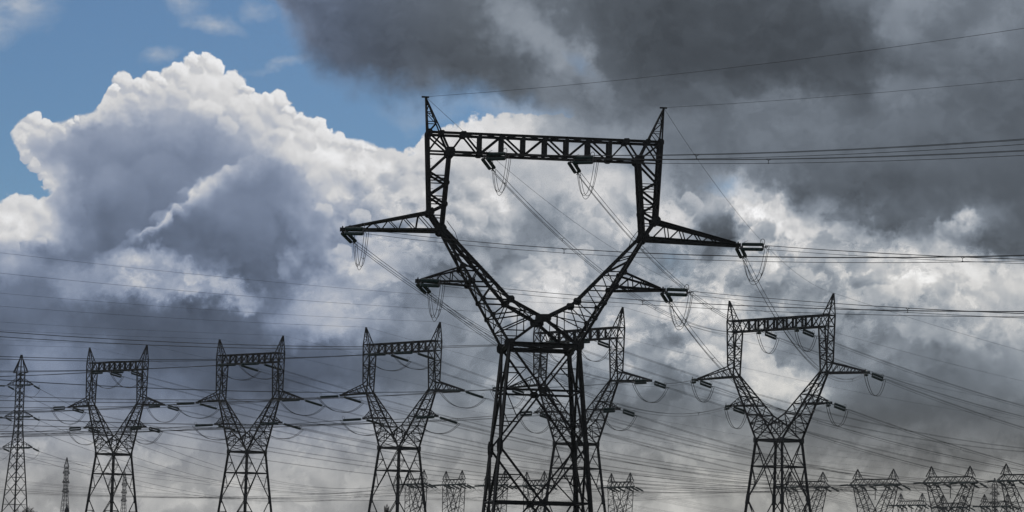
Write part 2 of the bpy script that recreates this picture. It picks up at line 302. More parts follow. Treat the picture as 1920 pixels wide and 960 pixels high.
class MB:                                        # collects pieces of one mesh
    def __init__(s): s.v = []; s.f = []
    def poly(s, pts, faces):
        o = len(s.v); s.v += [tuple(p) for p in pts]; s.f += [tuple(i + o for i in f) for f in faces]
    def angle(s, a, b, w, ref=None, t=None):     # rolled L section from a to b
        a = Vector(a); b = Vector(b); d = b - a
        if d.length < 1e-4: return
        d.normalize(); ref = Vector(ref) if ref else Vector((.35, -1, .2))
        e1 = ref - d * ref.dot(d)
        if e1.length < 1e-3: e1 = Vector((1, .3, .2)) - d * Vector((1, .3, .2)).dot(d)
        e1.normalize(); e2 = d.cross(e1)
        t = t or max(.018, w * .16)
        prof = [(0, 0), (w, 0), (w, t), (t, t), (t, w), (0, w)]
        pts = [p + e1 * (x - w * .35) + e2 * (y - w * .35) for p in (a, b) for x, y in prof]
        s.poly(pts, [(i, (i + 1) % 6, 6 + (i + 1) % 6, 6 + i) for i in range(6)] + [(5, 4, 3, 2, 1, 0), (6, 7, 8, 9, 10, 11)])
    def bar(s, a, b, w, h=None, ref=(0, 0, 1)):  # flat or square bar
        a = Vector(a); b = Vector(b); d = (b - a).normalized(); h = h or w
        r_ = Vector(ref); e1 = r_ - d * r_.dot(d)
        if e1.length < 1e-3: e1 = Vector((0, 1, 0)) - d * d.y
        e1.normalize(); e2 = d.cross(e1)
        pts = [p + e1 * (i * h / 2) + e2 * (j * w / 2) for p in (a, b) for i, j in ((-1, -1), (1, -1), (1, 1), (-1, 1))]
        s.poly(pts, [(0, 1, 5, 4), (1, 2, 6, 5), (2, 3, 7, 6), (3, 0, 4, 7), (3, 2, 1, 0), (4, 5, 6, 7)])
    def tube(s, pts, r, n=5, close=False):
        pts = [Vector(p) for p in pts]; rings = []; k = len(pts)
        rs = r if isinstance(r, (list, tuple)) else [r] * k
        o = len(s.v); e1 = None
        for i, p in enumerate(pts):
            if close: d = pts[(i + 1) % k] - pts[i - 1]
            else: d = pts[min(i + 1, k - 1)] - pts[max(i - 1, 0)]
            d.normalize()
            if e1 is None: e1 = d.orthogonal().normalized()
            e1 = (e1 - d * e1.dot(d)).normalized(); e2 = d.cross(e1)
            for j in range(n):
                a = 2 * math.pi * j / n; s.v.append(tuple(p + (e1 * math.cos(a) + e2 * math.sin(a)) * rs[i]))
        for i in range(k if close else k - 1):
            i2 = (i + 1) % k
            for j in range(n):
                j2 = (j + 1) % n; s.f.append((o + i * n + j, o + i * n + j2, o + i2 * n + j2, o + i2 * n + j))
        if not close: s.f.append(tuple(o + j for j in range(n))[::-1]); s.f.append(tuple(o + (k - 1) * n + j for j in range(n)))
    def lathe(s, prof, n=10, o=(0, 0, 0)):       # profile of (x along axis, radius) about the x axis
        o = Vector(o); b = len(s.v)
        for x, r in prof:
            for j in range(n):
                a = 2 * math.pi * j / n; s.v.append(tuple(o + Vector((x, r * math.cos(a), r * math.sin(a)))))
        for i in range(len(prof) - 1):
            for j in range(n):
                j2 = (j + 1) % n; s.f.append((b + i * n + j, b + (i + 1) * n + j, b + (i + 1) * n + j2, b + i * n + j2))
    def plate(s, c, pts, ny, t):                 # gusset: polygon in x/z, thickness along y
        n = len(pts); q = [(c[0] + x, c[1] + ny - t / 2, c[2] + z) for x, z in pts] + [(c[0] + x, c[1] + ny + t / 2, c[2] + z) for x, z in pts]
        s.poly(q, [tuple(range(n)), tuple(range(2 * n - 1, n - 1, -1))] + [(i, n + i, n + (i + 1) % n, (i + 1) % n) for i in range(n)])
    def mesh(s, name, mat, smooth=False):
        me = bpy.data.meshes.new(name); me.from_pydata(s.v, [], s.f); me.materials.append(mat)
        if smooth:
            for p in me.polygons: p.use_smooth = True
        return me
    def build(s, name, mat, parent=None, smooth=False): return link(name, s.mesh(name, mat, smooth), parent)
def link(name, me, parent=None):
    o = bpy.data.objects.new(name, me); col.objects.link(o); o.parent = parent; return o
def empty(name, loc, rz=0):
    o = bpy.data.objects.new(name, None); col.objects.link(o); o.location = loc; o.rotation_euler = (0, 0, rz); o.empty_display_size = 1; return o
def lp(a, b, t): return Vector(a).lerp(Vector(b), t)
def pl(pts, t):                                  # point on a polyline, t = 0..1 by z order
    k = len(pts) - 1; i = min(int(t * k), k - 1); return lp(pts[i], pts[i + 1], t * k - i)

# ------------------------------------------------------------------ ground
g = MB(); S = 9000
g.poly([(-S, -3000, 0), (S, -3000, 0), (S, S, 0), (-S, S, 0)], [(0, 1, 2, 3)])
tag(g.build('ground', M['grass']), kind='structure')

# ------------------------------------------------------------------ window pylon
WZ, EZ = 25.35, 38.4
def hd(z):                                       # half depth of the body at height z
    if z >= EZ: return 1.1 - (z - EZ) * .009
    if z >= WZ: return 3.88 + (1.1 - 3.88) * (z - WZ) / (EZ - WZ)
    return 5.95 + (3.88 - 5.95) * z / WZ
def outV(z): return 3.88 + (11.75 - 3.88) * (z - WZ) / (EZ - WZ)
def innV(z): return 11.35 + (3.8 - 11.35) * (EZ - z) / (EZ - 30.4) if z >= 30.4 else 3.8 * (z - 28.4) / 2.0
def P3(u, z, q): return Vector((u, q * hd(z), z))

def pylon_members():
    """list of (part, side, piece, a, b, width): part 'leg'.. 'peak', piece 'main' for the chords or the name of a brace"""
    o = []
    def add(part, side, piece, a, b, w): o.append((part, side, piece, Vector(a), Vector(b), w))
    # legs and body bracing
    for sx_ in (-1, 1):
        for q in (-1, 1):
            add('leg', (sx_, q), 'main', P3(sx_ * 5.95, 0, q), P3(sx_ * 3.88, WZ, q), .44)
    def corner(face, s, z):                      # face 0,1 front/back; 2,3 sides
        h = hd(z)
        return Vector((s * h, (-h, h)[face], z)) if face < 2 else Vector(((-h, h)[face - 2], s * h, z))
    for face in range(4):
        for z1, z0 in ((WZ, 13.8), (13.8, .15)):
            zc = z1 - (z1 - z0) * hd(z1) / (hd(z1) + hd(z0))
            for s in (-1, 1):
                add('body', 0, 'diagonal_brace', corner(face, s, z1), corner(face, -s, z0), .2)
                dm = lp(corner(face, s, z1), corner(face, -s, z0), .23)
                add('body', 0, 'strut', corner(face, s, dm.z), dm, .11)
                add('body', 0, 'strut', dm, corner(face, s, zc), .11)
                dn = lp(corner(face, -s, z1), corner(face, s, z0), .76)
                add('body', 0, 'strut', corner(face, s, dn.z), dn, .11)
                add('body', 0, 'strut', dn, corner(face, s, zc), .11)
            add('body', 0, 'horizontal_brace', corner(face, -1, zc), corner(face, 1, zc), .2)
        add('waist', 0, 'main', corner(face, -1, WZ), corner(face, 1, WZ), .42)
    add('waist', 0, 'main', (-3.88, -3.88, WZ - .1), (3.88, 3.88, WZ - .1), .16); add('waist', 0, 'main', (-3.88, 3.88, WZ - .1), (3.88, -3.88, WZ - .1), .16)
    for s in (-1, 1):
        for q in (-1, 1):
            # sloping arm of the window
            add('arm', s, 'main', P3(s * 3.88, WZ, q), P3(s * 11.75, EZ, q), .34)
            add('arm', s, 'main', P3(s * 11.35, EZ, q), P3(s * 3.8, 30.4, q), .32)
            add('arm', s, 'main', P3(s * 3.8, 30.4, q), P3(0, 28.4, q), .32)
            add('arm', s, 'main', P3(0, 28.4, q), P3(s * 3.88, WZ, q), .3)
            for z in (34.1, 32.35, 30.4): add('arm', s, 'horizontal_brace', P3(s * outV(z), z, q), P3(s * innV(z), z, q), .15)
            for za, zb in ((36.2, 35.6), (35.6, 34.1), (32.35, 34.1), (30.4, 32.35), (28.6, 30.4), (28.6, 29.3), (27.3, 30.4), (27.0, 28.9)):
                add('arm', s, 'diagonal_brace', P3(s * outV(za), za, q), P3(s * innV(zb), zb, q), .13)
            dz = lambda z: 3.88 * (28.4 - z) / (28.4 - WZ)
            add('arm', s, 'strut', P3(s * outV(26.9), 26.9, q), P3(s * dz(26.9), 26.9, q), .1)
            add('arm', s, 'strut', P3(s * 1.5, 27.22, q), P3(s * 1.55, 29.2, q), .1)
            add('arm', s, 'strut', P3(s * 2.3, 26.55, q), P3(s * 2.3, 29.6, q), .1)
            # upright column
            add('column', s, 'main', P3(s * 13.5, 49.45, q), P3(s * 13.05, 40.28, q), .34)
            add('column', s, 'main', P3(s * 13.05, 40.28, q), P3(s * 11.75, EZ, q), .34)
            add('column', s, 'main', P3(s * 10.9, 47.25, q), P3(s * 11.55, EZ, q), .36)
            cO = lambda z: 13.5 - .45 * (49.45 - z) / 9.17
            cI = lambda z: 10.9 + .65 * (47.25 - z) / 8.85
            zz = [47.25, 44.9, 43.7, 42.3, 41.2, 40.3]
            for i in range(5):
                a, b = zz[i], zz[i + 1]
                pa = P3(s * (cI(a) if i % 2 == 0 else cO(a)), a, q); pb = P3(s * (cO(b) if i % 2 == 0 else cI(b)), b, q)
                add('column', s, 'diagonal_brace', pa, pb, .2)
            for z in (44.5, 43.9, 42.1, 41.5, 39.9): add('column', s, 'horizontal_brace', P3(s * cO(z) if z > 40.3 else s * 12.8, z, q), P3(s * cI(z), z, q), .1)
            # corner of column and beam
            add('column', s, 'diagonal_brace', P3(s * 13.5, 49.4, q), P3(s * 10.9, 47.25, q), .16)
            add('column', s, 'diagonal_brace', P3(s * 11.9, 49.4, q), P3(s * 13.4, 47.25, q), .14)
            add('column', s, 'diagonal_brace', P3(s * 11.9, 49.4, q), P3(s * 10.9, 47.25, q), .2)
            add('column', s, 'horizontal_brace', P3(s * 13.42, 47.25, q), P3(s * 10.9, 47.25, q), .18)
            # earth wire peak
            tip = Vector((s * 13.8, q * .1, 53.6))
            pO = P3(s * 13.5, 49.45, q); pI = P3(s * 11.9, 49.45, q)
            add('peak', s, 'main', pO, tip, .2); add('peak', s, 'main', pI, tip, .17)
            for k, (f0, f1) in enumerate(((0, .3), (.3, .58), (.58, .8))):
                add('peak', s, 'brace', lp(pO, tip, f0) if k % 2 == 0 else lp(pI, tip, f0), lp(pI, tip, f1) if k % 2 == 0 else lp(pO, tip, f1), .1)
                add('peak', s, 'brace', lp(pO, tip, f1), lp(pI, tip, f1), .08)
            # long and short cross arms
            for part, tipx, tz, tO, tZ, bO, bZ, n, wt, wb in (('long_arm', 22.8, 37.95, 13.05, 40.28, 11.9, 38.25, 5, .28, .36), ('short_arm', 14.1, 32.4, 9.2, 34.1, 8.1, 32.35, 3, .2, .25)):
                t_ = Vector((s * tipx, q * .16, tz)); A = P3(s * tO, tZ, q); B = P3(s * bO, bZ, q); T = t_ + Vector((-s * .3, 0, .2))
                add(part, s, 'main', A, T, wt); add(part, s, 'main', B, t_, wb)
                for i in range(n):
                    f0, f1 = (i + .35) / (n + .6), (i + 1.0) / (n + .6)
                    f2 = (i + 1.35) / (n + .6)
                    add(part, s, 'brace', lp(B, t_, f0), lp(A, T, f1 - .05), .11)
                    if i < n - 1: add(part, s, 'brace', lp(A, T, f1 - .05), lp(B, t_, f2), .1)
        # members joining front and back faces
        def cross(part, fa, zs, w=.1, piece='strut'):
            for i in range(len(zs) - 1):
                sg = 1 if i % 2 else -1
                add(part, s, piece, P3(fa(zs[i]), zs[i], sg), P3(fa(zs[i + 1]), zs[i + 1], -sg), w)
                add(part, s, piece, P3(fa(zs[i]), zs[i], -sg), P3(fa(zs[i + 1]), zs[i + 1], sg), w)
                add(part, s, piece, P3(fa(zs[i]), zs[i], -1), P3(fa(zs[i]), zs[i], 1), w)
        cross('column', lambda z: s * (13.5 - .45 * (49.45 - z) / 9.17), [49.4, 47.25, 44.9, 42.6, 40.3])
        cross('column', lambda z: s * (10.9 + .65 * (47.25 - z) / 8.85), [47.25, 44.9, 42.6, 40.3, 38.5])
        cross('arm', lambda z: s * outV(z), [38.3, 36.2, 34.1, 32.35, 30.4, 28.6, 27, 25.5])
        cross('arm', lambda z: s * innV(z), [38.3, 36.2, 34.1, 32.35, 30.4, 28.4])
        for part, tipx, tz, bO, bZ, n in (('long_arm', 22.8, 37.95, 11.9, 38.25, 4), ('short_arm', 14.1, 32.4, 8.1, 32.35, 2)):
            for i in range(n):
                f0, f1 = i / (n + .5), (i + 1) / (n + .5); sg = 1 if i % 2 else -1
                A = P3(s * bO, bZ, sg); B = P3(s * bO, bZ, -sg); tA = Vector((s * tipx, sg * .16, tz)); tB = Vector((s * tipx, -sg * .16, tz))
                add(part, s, 'brace', lp(A, tA, f0), lp(B, tB, f1), .09)
    # beam over the window
    for q in (-1, 1):
        add('beam', 0, 'main', P3(-13.5, 49.45, q), P3(13.5, 49.45, q), .24); add('beam', 0, 'main', P3(-10.9, 47.25, q), P3(10.9, 47.25, q), .24)
        for k in range(-3, 4): add('beam', 0, 'post', P3(k * 2.5, 47.25, q), P3(k * 2.5, 49.45, q), .46)
        seq = [(-10.9, 0), (-9.4, 1), (-7.5, 0), (-5, 1), (-2.5, 0), (0, 1), (2.5, 0), (5, 1), (7.5, 0), (9.4, 1), (10.9, 0)]
        for (a, i), (b, j) in zip(seq, seq[1:]): add('beam', 0, 'diagonal_brace', P3(a, (47.25, 49.45)[i], q), P3(b, (47.25, 49.45)[j], q), .17)
    for z in (47.25, 49.45):
        for k in range(-4, 4): add('beam', 0, 'horizontal_brace', P3(k * 2.5, z, -1 if k % 2 else 1), P3((k + 1) * 2.5, z, 1 if k % 2 else -1), .1)
    return o

def string_mesh(link_, ln, n_disc, r):           # one chain of glass sheds along +x
    mb = MB(); prof = [(link_ - .02, .001)]
    for k in range(n_disc):
        x = link_ + ln * k / n_disc; dx = ln / n_disc
        prof += [(x, r * .32), (x + dx * .25, r), (x + dx * .6, r * .93), (x + dx * .7, r * .36)]
    mb.lathe(prof + [(link_ + ln, r * .3), (link_ + ln + .01, .001)], 10)
    return mb.mesh('insulator_string', M['glass'], False)
def link_mesh(link_, double):
    mb = MB(); mb.tube([(0, 0, 0), (link_ - .25, 0, 0), (link_ - .02, 0, 0)], .055, 6)
    if double: mb.bar((link_ - .06, 0, -.38), (link_ - .06, 0, .38), .08, .2, (1, 0, 0))
    return mb.mesh('arm_link', M['ring'])
def clamp_mesh(link_, ln, double, bun):
    mb = MB(); e = link_ + ln
    if double: mb.bar((e + .06, 0, -.38), (e + .06, 0, .38), .08, .2, (1, 0, 0))
    mb.tube([(e, 0, 0), (e + .35, 0, 0), (e + .75, 0, 0)], .06, 6)
    for dy, dz in bun: mb.tube([(e + .4, 0, 0), (e + .75, dy, dz)], .04, 5)
    return mb.mesh('line_clamp', M['ring'])
def ring_mesh(link_, ln, r):
    mb = MB(); e = link_ + ln - .1; c = Vector((e, 0, r + .2))
    mb.tube([c + Vector((math.cos(a) * r, 0, math.sin(a) * r)) for a in [2 * math.pi * k / 18 for k in range(18)]], .035, 6, True)
    mb.tube([(e, 0, 0), (e, 0, .22)], .03, 5)
    return mb.mesh('corona_ring', M['ring'])
def horn_mesh(link_):
    mb = MB(); mb.tube([(link_ - .05, 0, .1), (link_ + .25, 0, .55), (link_ + .8, 0, .7)], .026, 5); return mb.mesh('arcing_horn', M['ring'])
BUN = [(-.25, .16), (.25, .16), (0, -.28)]        # three sub-conductors
BUN2 = [(-.24, .05), (.24, -.05)]

def frame(d):                                    # rotation taking +x to d with y level
    d = d.normalized(); y = Vector((0, 0, 1)).cross(d).normalized(); z = d.cross(y)
    return Matrix(((d.x, y.x, z.x), (d.y, y.y, z.y), (d.z, y.z, z.z))).to_4x4()

PH = [('beam', -5, 47.0), ('beam', 5, 47.0), ('long arm', -22.8, 37.8), ('long arm', 22.8, 37.8), ('short arm', -14.1, 32.25), ('short arm', 14.1, 32.25)]
class Tower: pass
def world_pt(t, u, v, z): return t.M @ Vector((u, v, z))

_members = pylon_members()
PARTNAME = dict(leg='leg', body='leg_bracing', waist='waist_frame', arm='window_arm', column='column', peak='earth_wire_peak', long_arm='long_cross_arm', short_arm='short_cross_arm', beam='window_beam')
def refdir(a, b, q=0): 
    return (.25, -1, .3)
def head_scale(k, z):                            # heads of the row differ in width; the body below stays square
    if z < WZ: return .93 - .11 * z / WZ
    f = min((z - WZ) / (EZ - WZ), 1); return .82 + (k - .82) * f
def far_meshes(k):
    acc = {}; out = {}
    def sq(p): return Vector((p.x * head_scale(k, p.z), p.y * head_scale(1.0, p.z), p.z))
    for part, side, piece, a, b, w in _members:
        acc.setdefault((part, side), MB()).angle(sq(a), sq(b), w * (.95 if piece == 'main' else .8 if piece == 'post' else 1.15), refdir(a, b))
    for key, mb in acc.items():
        if key[0] == 'waist':
            for sx_ in (-1, 1):
                for q in (-1, 1): mb.bar(sq(Vector((sx_ * 3.88, q * 3.88, WZ - .5))), sq(Vector((sx_ * 3.88, q * 3.88, WZ + .45))), .7)
        if key[0] == 'leg':
            sx_, q = key[1]; mb.bar(sq(P3(sx_ * hd(14.7), 14.7, q)), sq(P3(sx_ * hd(12.8), 12.8, q)), .72)
        if key[0] in ('long_arm', 'short_arm'):
            tx, tz = (22.8, 37.95) if key[0] == 'long_arm' else (14.1, 32.4); tx *= head_scale(k, tz); mb.bar((key[1] * (tx - .3), 0, tz), (key[1] * (tx + .25), 0, tz), .5, .5)
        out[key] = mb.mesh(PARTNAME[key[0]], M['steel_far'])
    return out

def put_strings(t, dirs, link_, ln, n, r, double, bun, jr, jn, hang, roll=(0, 0), ring=True):
    """insulators for both line directions and the jumper loops under them; returns world end points"""
    sm = string_mesh(link_, ln, n, r); lm = link_mesh(link_, double); cm = clamp_mesh(link_, ln, double, bun); rm = ring_mesh(link_, ln, .36); hm_ = horn_mesh(link_)
    inv = t.M.to_3x3().inverted()
    for pi, (arm, u, z) in enumerate(t.ph):
        ends = []
        for k, dvec in enumerate(dirs):
            if dvec is None: continue
            d = inv @ Vector(dvec).normalized()
            base = Matrix.Translation((u, 0, z)) @ frame(d) @ Matrix.Rotation(roll[k], 4, 'X')
            for j, oz in enumerate((.28, -.28) if double else (0,)):
                o = link('insulator_string', sm, t.root); o.matrix_local = base @ Matrix.Translation((0, 0, oz))
                if j == 0:
                    for nm_, me_ in (('arm_link', lm), ('line_clamp', cm)): c_ = link(nm_, me_, o); c_.matrix_local = Matrix.Translation((0, 0, -oz))
                    if ring and t is big: h_ = link('arcing_horn', hm_, o); h_.matrix_local = Matrix.Translation((0, 0, -oz)) @ Matrix.Rotation(-roll[k], 4, 'X')
                    if ring: rg = link('corona_ring', rm, o); rg.matrix_local = Matrix.Translation((0, 0, -oz)) @ Matrix.Rotation(-roll[k], 4, 'X')
            e = Vector((u, 0, z)) + d * (link_ + ln + .75); ends.append(e)
            t.ends[(pi, k)] = t.M @ e
        if len(ends) == 2:
            for dy, dz in bun:
                mb = MB(); off = Vector((dy, dy * .3, dz)); a = ends[0] + off; b = ends[1] + off * .8
                pts = []
                for i in range(15):
                    f = i / 14; p = a.lerp(b, f); p.z -= hang * (1 - abs(2 * f - 1) ** 2.4); pts.append(p)
                mb.tube(pts, jr, 5)
                mb.build('jumper_cable', M['cable'], t.root)
            for f in ((.25, .75) if jn else ()):
                mb = MB(); p = ends[0].lerp(ends[1], f); p.z -= hang * (1 - abs(2 * f - 1) ** 2.4)
                for dy, dz in bun: mb.tube([p, p + Vector((dy, dy * .3, dz))], .025, 5)
                mb.build('jumper_spacer', M['ring'], t.root)

def new_tower(name, px, py, Y, yaw, label, cat, group):
    t = Tower(); p = at(px, py, Y); t.root = empty(name, (p.x, p.y, 0), yaw)
    tag(t.root, label, cat, group)
    t.M = Matrix.Translation((p.x, p.y, 0)) @ Matrix.Rotation(yaw, 4, 'Z'); t.ends = {}; t.sm = {}; t.ph = PH
    return t
GP = 'pylons with a square window head'
# --- the great pylon in front, every member a piece of its own
big = new_tower('transmission_pylon', 1012, 651, 266, R(6.5), 'huge black steel lattice pylon with open square window head, largest of all', 'pylon', GP)
parts = {}; rest_ = []
acc = {}
for m in _members:
    part, side, piece, a, b, w_ = m
    if piece == 'main' and part not in ('waist', 'leg'): acc.setdefault((part, side), MB()).angle(a, b, w_, refdir(a, b))
    elif part in ('leg', 'waist'):
        mb = MB()
        if part == 'leg': mb.angle(a, b, w_, (-side[0] * .5, -1, 0))
        else: mb.angle(a, b, w_, refdir(a, b))
        mb.build('leg' if part == 'leg' else 'waist_beam', M['steel'], big.root)
    else: rest_.append(m)
for k, mb in acc.items():
    part, s = k
    if part == 'peak': mb.bar((s * 13.8 - .45, 0, 53.62), (s * 13.8 + .4, 0, 53.62), .22, .16)
    if part in ('long_arm', 'short_arm'):
        tx, tz = (22.8, 37.95) if part == 'long_arm' else (14.1, 32.4)
        mb.bar((s * (tx - .5), 0, tz + .02), (s * (tx + .3), 0, tz + .02), .45, .42); mb.bar((s * tx, 0, tz - .3), (s * tx, 0, tz + .42), .14)
    parts[k] = mb.build(PARTNAME[part], M['steel'], big.root)
for part, side, piece, a, b, w_ in rest_:
    mb = MB()
    if piece == 'post': mb.bar(a, b, .42, .1, (0, 1, 0))
    else: mb.angle(a, b, w_, refdir(a, b))
    mb.build(piece, M['steel'], parts.get((part, side), big.root))
oct_ = lambda rx, rz: [(rx * .78 * x, rz * .78 * z) for x, z in ((1, .45), (.6, 1), (-.7, .92), (-1, .3), (-.9, -.62), (-.4, -1), (.55, -.95), (1, -.4))]
for q in (-1, 1):                                # gusset plates
    for s in (-1, 1):
        for u, z, rx, rz, key in ((10.9, 47.3, .75, .7, ('column', s)), (13.35, 49.4, .5, .55, ('column', s)), (11.9, 49.45, .45, .35, ('column', s)), (13.0, 40.3, .65, .6, ('column', s)),
                (11.65, 38.3, .75, .75, ('arm', s)), (3.9, WZ, .8, .75, None), (8.2, 32.4, .55, .5, ('arm', s)), (9.25, 34.1, .4, .45, ('arm', s)), (3.8, 30.45, .6, .55, ('arm', s)), (9.4, 49.4, .5, .4, ('beam', 0)), (7.5, 47.2, .5, .3, ('beam', 0)), (13.2, 44.8, .3, .4, ('column', s)), (11.15, 43.7, .35, .4, ('column', s)), (13.1, 42.3, .3, .4, ('column', s)), (11.3, 41.2, .35, .4, ('column', s)), (6.9, 30.4, .4, .4, ('arm', s)), (5.8, 28.6, .4, .4, ('arm', s))):
            mb = MB(); mb.plate((s * u, 0, z), oct_(rx, rz), q * (hd(z) + .06), .05); mb.build('gusset_plate', M['plate'], parts.get(key, big.root) if key else big.root)
        mb = MB(); mb.plate((s * hd(13.8), 0, 13.8), oct_(.45, 1.25), q * (hd(13.8) + .06), .05); mb.build('gusset_plate', M['plate'], big.root)
    mb = MB(); mb.plate((0, 0, 28.4), oct_(1.05, .6), q * (hd(28.4) + .06), .05); mb.build('gusset_plate', M['plate'], big.root)
    for z in (20.2, 7.6):
        mb = MB(); mb.plate((0, 0, z), oct_(.6, .5), q * (hd(z) + .05), .05); mb.build('gusset_plate', M['plate'], big.root)
sb = MB()                                        # climbing pegs
def pegs(a, b, dx):
    a = Vector(a); b = Vector(b); n = int((b - a).length / .42)
    for i in range(n):
        p = a.lerp(b, (i + .5) / n); sb.bar(p, p + Vector((dx * (1 if i % 2 else .6), -.05, .02)), .035)
for s in (-1, 1):
    pegs(P3(s * 13.4, 47, -1), P3(s * 13.05, 40.5, -1), -s * .42); pegs(P3(s * 11.7, 38.2, -1), P3(s * 4.2, 26, -1), -s * .4)
    pegs(P3(s * 11.2, 38.2, -1), P3(s * 4, 30.7, -1), -s * .42)
tag(sb.build('climbing_pegs', M['steel'], big.root), kind='stuff')
for s in (-1, 1):
    mb = MB(); mb.tube([P3(s * 11.1, 39.3, -1), P3(s * 10.1, 38.0, -1), P3(s * 9.6, 36.4, -1)], .035, 5); mb.build('climbing_rail', M['steel'], big.root)
d1 = Vector((.62, -.78, 0)).normalized()
big.ph = [('beam', -7.0, 47.0), ('beam', 3.0, 47.0)] + PH[2:]

# --- the row of five behind it
YAW = R(-47)
dR = Vector((.707, .707, 0)); dL = -dR
row = []
ROWLAB = ['lattice window pylon standing next to the slender three-armed tower', 'lattice window pylon, second from the slender three-armed tower',
          'lattice window pylon, middle one in the row of five', 'lattice window pylon seen through the legs of the huge pylon', 'lattice window pylon with lines from the huge pylon, last of its row']
for i, (px, py, Y, kk, yw) in enumerate([(213, 852, 612, .77, -36.5), (463, 847, 577, .81, -39.5), (748, 843, 535, .88, -43.3), (1080, 833, 495, .94, -47), (1460, 825, 460, .93, -44)]):
    t = new_tower('transmission_pylon', px, py, Y, R(yw), ROWLAB[i], 'pylon', GP)
    for k, me in far_meshes(kk).items(): link(PARTNAME[k[0]], me, t.root)
    t.k = kk; t.ph = [(a_, u_ * head_scale(kk, z_), z_) for a_, u_, z_ in PH]
    row.append(t)
d2 = (row[4].root.location - big.root.location).normalized()
def down(v, s): v = Vector(v).normalized(); v.z = -s; return v.normalized()
put_strings(big, [down(d1, .10), down(d2, .17)], .75, 3.3, 16, .21, True, BUN, .03, 2, 3.4, (0, R(80)))
for i, t in enumerate(row):
    long_ = i in (1, 2)
    a = dL if i < 4 else -d2
    if long_: put_strings(t, [down(a, .1), down(dR, .17)], 1.0, 5.3, 26, .3, False, BUN2, .055, 0, 2.8)
    else: put_strings(t, [down(a, .1), down(dR, .17)], 1.4, 3.3, 14, .25, True, BUN2, .055, 0, 3.6)

# ------------------------------------------------------------------ smaller pylons of the far lines
def peak_tower_mesh():                           # two-peaked portal with a V body
    mb = {k: MB() for k in ('beam', 'peakL', 'peakR', 'body', 'legs', 'strut')}
    zb, zt, zp, zw = 31.2, 33.2, 37.0, 17.5
    U = 8.2
    for q in (-1, 1):
        y = q * .8
        mb['beam'].angle((-11.9, y * .2, zb), (11.9, y * .2, zb), .32); mb['beam'].angle((-8.9, y, zt), (8.9, y, zt), .32)
        for s in (-1, 1): mb['beam'].angle((s * 8.9, y, zt), (s * 11.9, y * .2, zb), .2)
        n = 12
        for i in range(n):
            x0 = -10.6 + 21.2 * i / n; x1 = -10.6 + 21.2 * (i + 1) / n
            z0, z1 = (zb, zt) if i % 2 == 0 else (zt, zb)
            mb['beam'].angle((x0, y, z0 if abs(x0) < 10 else min(z0, zt - .8)), (x1, y, z1 if abs(x1) < 10 else min(z1, zt - .8)), .2)
        for s, k in ((-1, 'peakL'), (1, 'peakR')):
            tip = (s * U, 0, zp)
            for dx in (-1.8, 1.8): mb[k].angle((s * U + dx, y, zt), tip, .26)
            mb[k].angle((s * U - 1.2, y * .7, zt + 1.2), (s * U + 1.2, y * .7, zt + 1.2), .1); mb[k].angle((s * U - 1.8, y, zt), (s * U + 1.2, y * .7, zt + 1.2), .1); mb[k].angle((s * U + 1.2, y * .7, zt + 1.2), (s * U - .6, y * .3, zt + 2.5), .1)
            # V arms
            W = 2.6
            o0, o1 = Vector((s * (U + 1.6), y, zb)), Vector((s * W * 1.7, q * W, zw)); i0, i1 = Vector((s * (U - 2.0), y, zb)), Vector((0, q * W * .9, zw + 1.8))
            o1 = Vector((s * W * 2.0, q * W, zw))
            mb['body'].angle(o0, o1, .36); mb['body'].angle(i0, i1, .34)
            for j in range(5):
                a, b = j / 5, (j + 1) / 5
                A, B = ((o0, o1), (i0, i1)) if j % 2 else ((i0, i1), (o0, o1))
                mb['body'].angle(A[0].lerp(A[1], a), B[0].lerp(B[1], b), .2); mb['body'].angle(o0.lerp(o1, b), i0.lerp(i1, b), .16)
            if q == 1:
                for j in range(5):
                    a, b = j / 5, (j + 1) / 5; f = lambda v: Vector((v.x, -v.y, v.z))
                    for A, B in ((o0, o1), (i0, i1)): mb['body'].angle(A.lerp(B, a), f(A.lerp(B, b)), .16)
            mb['legs'].angle((s * W * 2.0, q * W, zw), (s * 6.6, q * 5.4, 0), .3)
            mb['legs'].angle((s * W * 2.0, q * W, zw), (-s * 6.0, q * 4.2, 8.5), .16); mb['legs'].angle((s * 6.0, q * 4.2, 8.5), (-s * 6.6, q * 5.4, .2), .16)
        mb['legs'].angle((-W * 2, q * W, zw), (W * 2, q * W, zw), .24); mb['legs'].angle((-6, q * 4.2, 8.5), (6, q * 4.2, 8.5), .16)
    for s in (-1, 1):
        mb['legs'].angle((s * 5.2, -2.6, zw), (s * 6.0, 4.2, 8.5), .14); mb['legs'].angle((s * 5.2, 2.6, zw), (s * 6.0, -4.2, 8.5), .14)
        mb['legs'].angle((s * 6.0, -4.2, 8.5), (s * 6.6, 5.4, .1), .14); mb['legs'].angle((s * 6.0, 4.2, 8.5), (s * 6.6, -5.4, .1), .14)
    mb['strut'].tube([(0, 0, zb), (0, 0, zb - 5.6)], .14, 6); mb['strut'].bar((-.5, 0, zb - 5.6), (.5, 0, zb - 5.6), .12)
    nm = dict(beam='cross_beam', peakL='earth_wire_peak', peakR='earth_wire_peak', body='v_body', legs='leg_frame', strut='hanging_insulator')
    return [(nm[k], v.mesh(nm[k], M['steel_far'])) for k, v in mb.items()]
PT = peak_tower_mesh()
PPH = [('beam', u, 31.1) for u in (-11.9, -8.2, -3.4, 3.4, 8.2, 11.9)]
small = {}
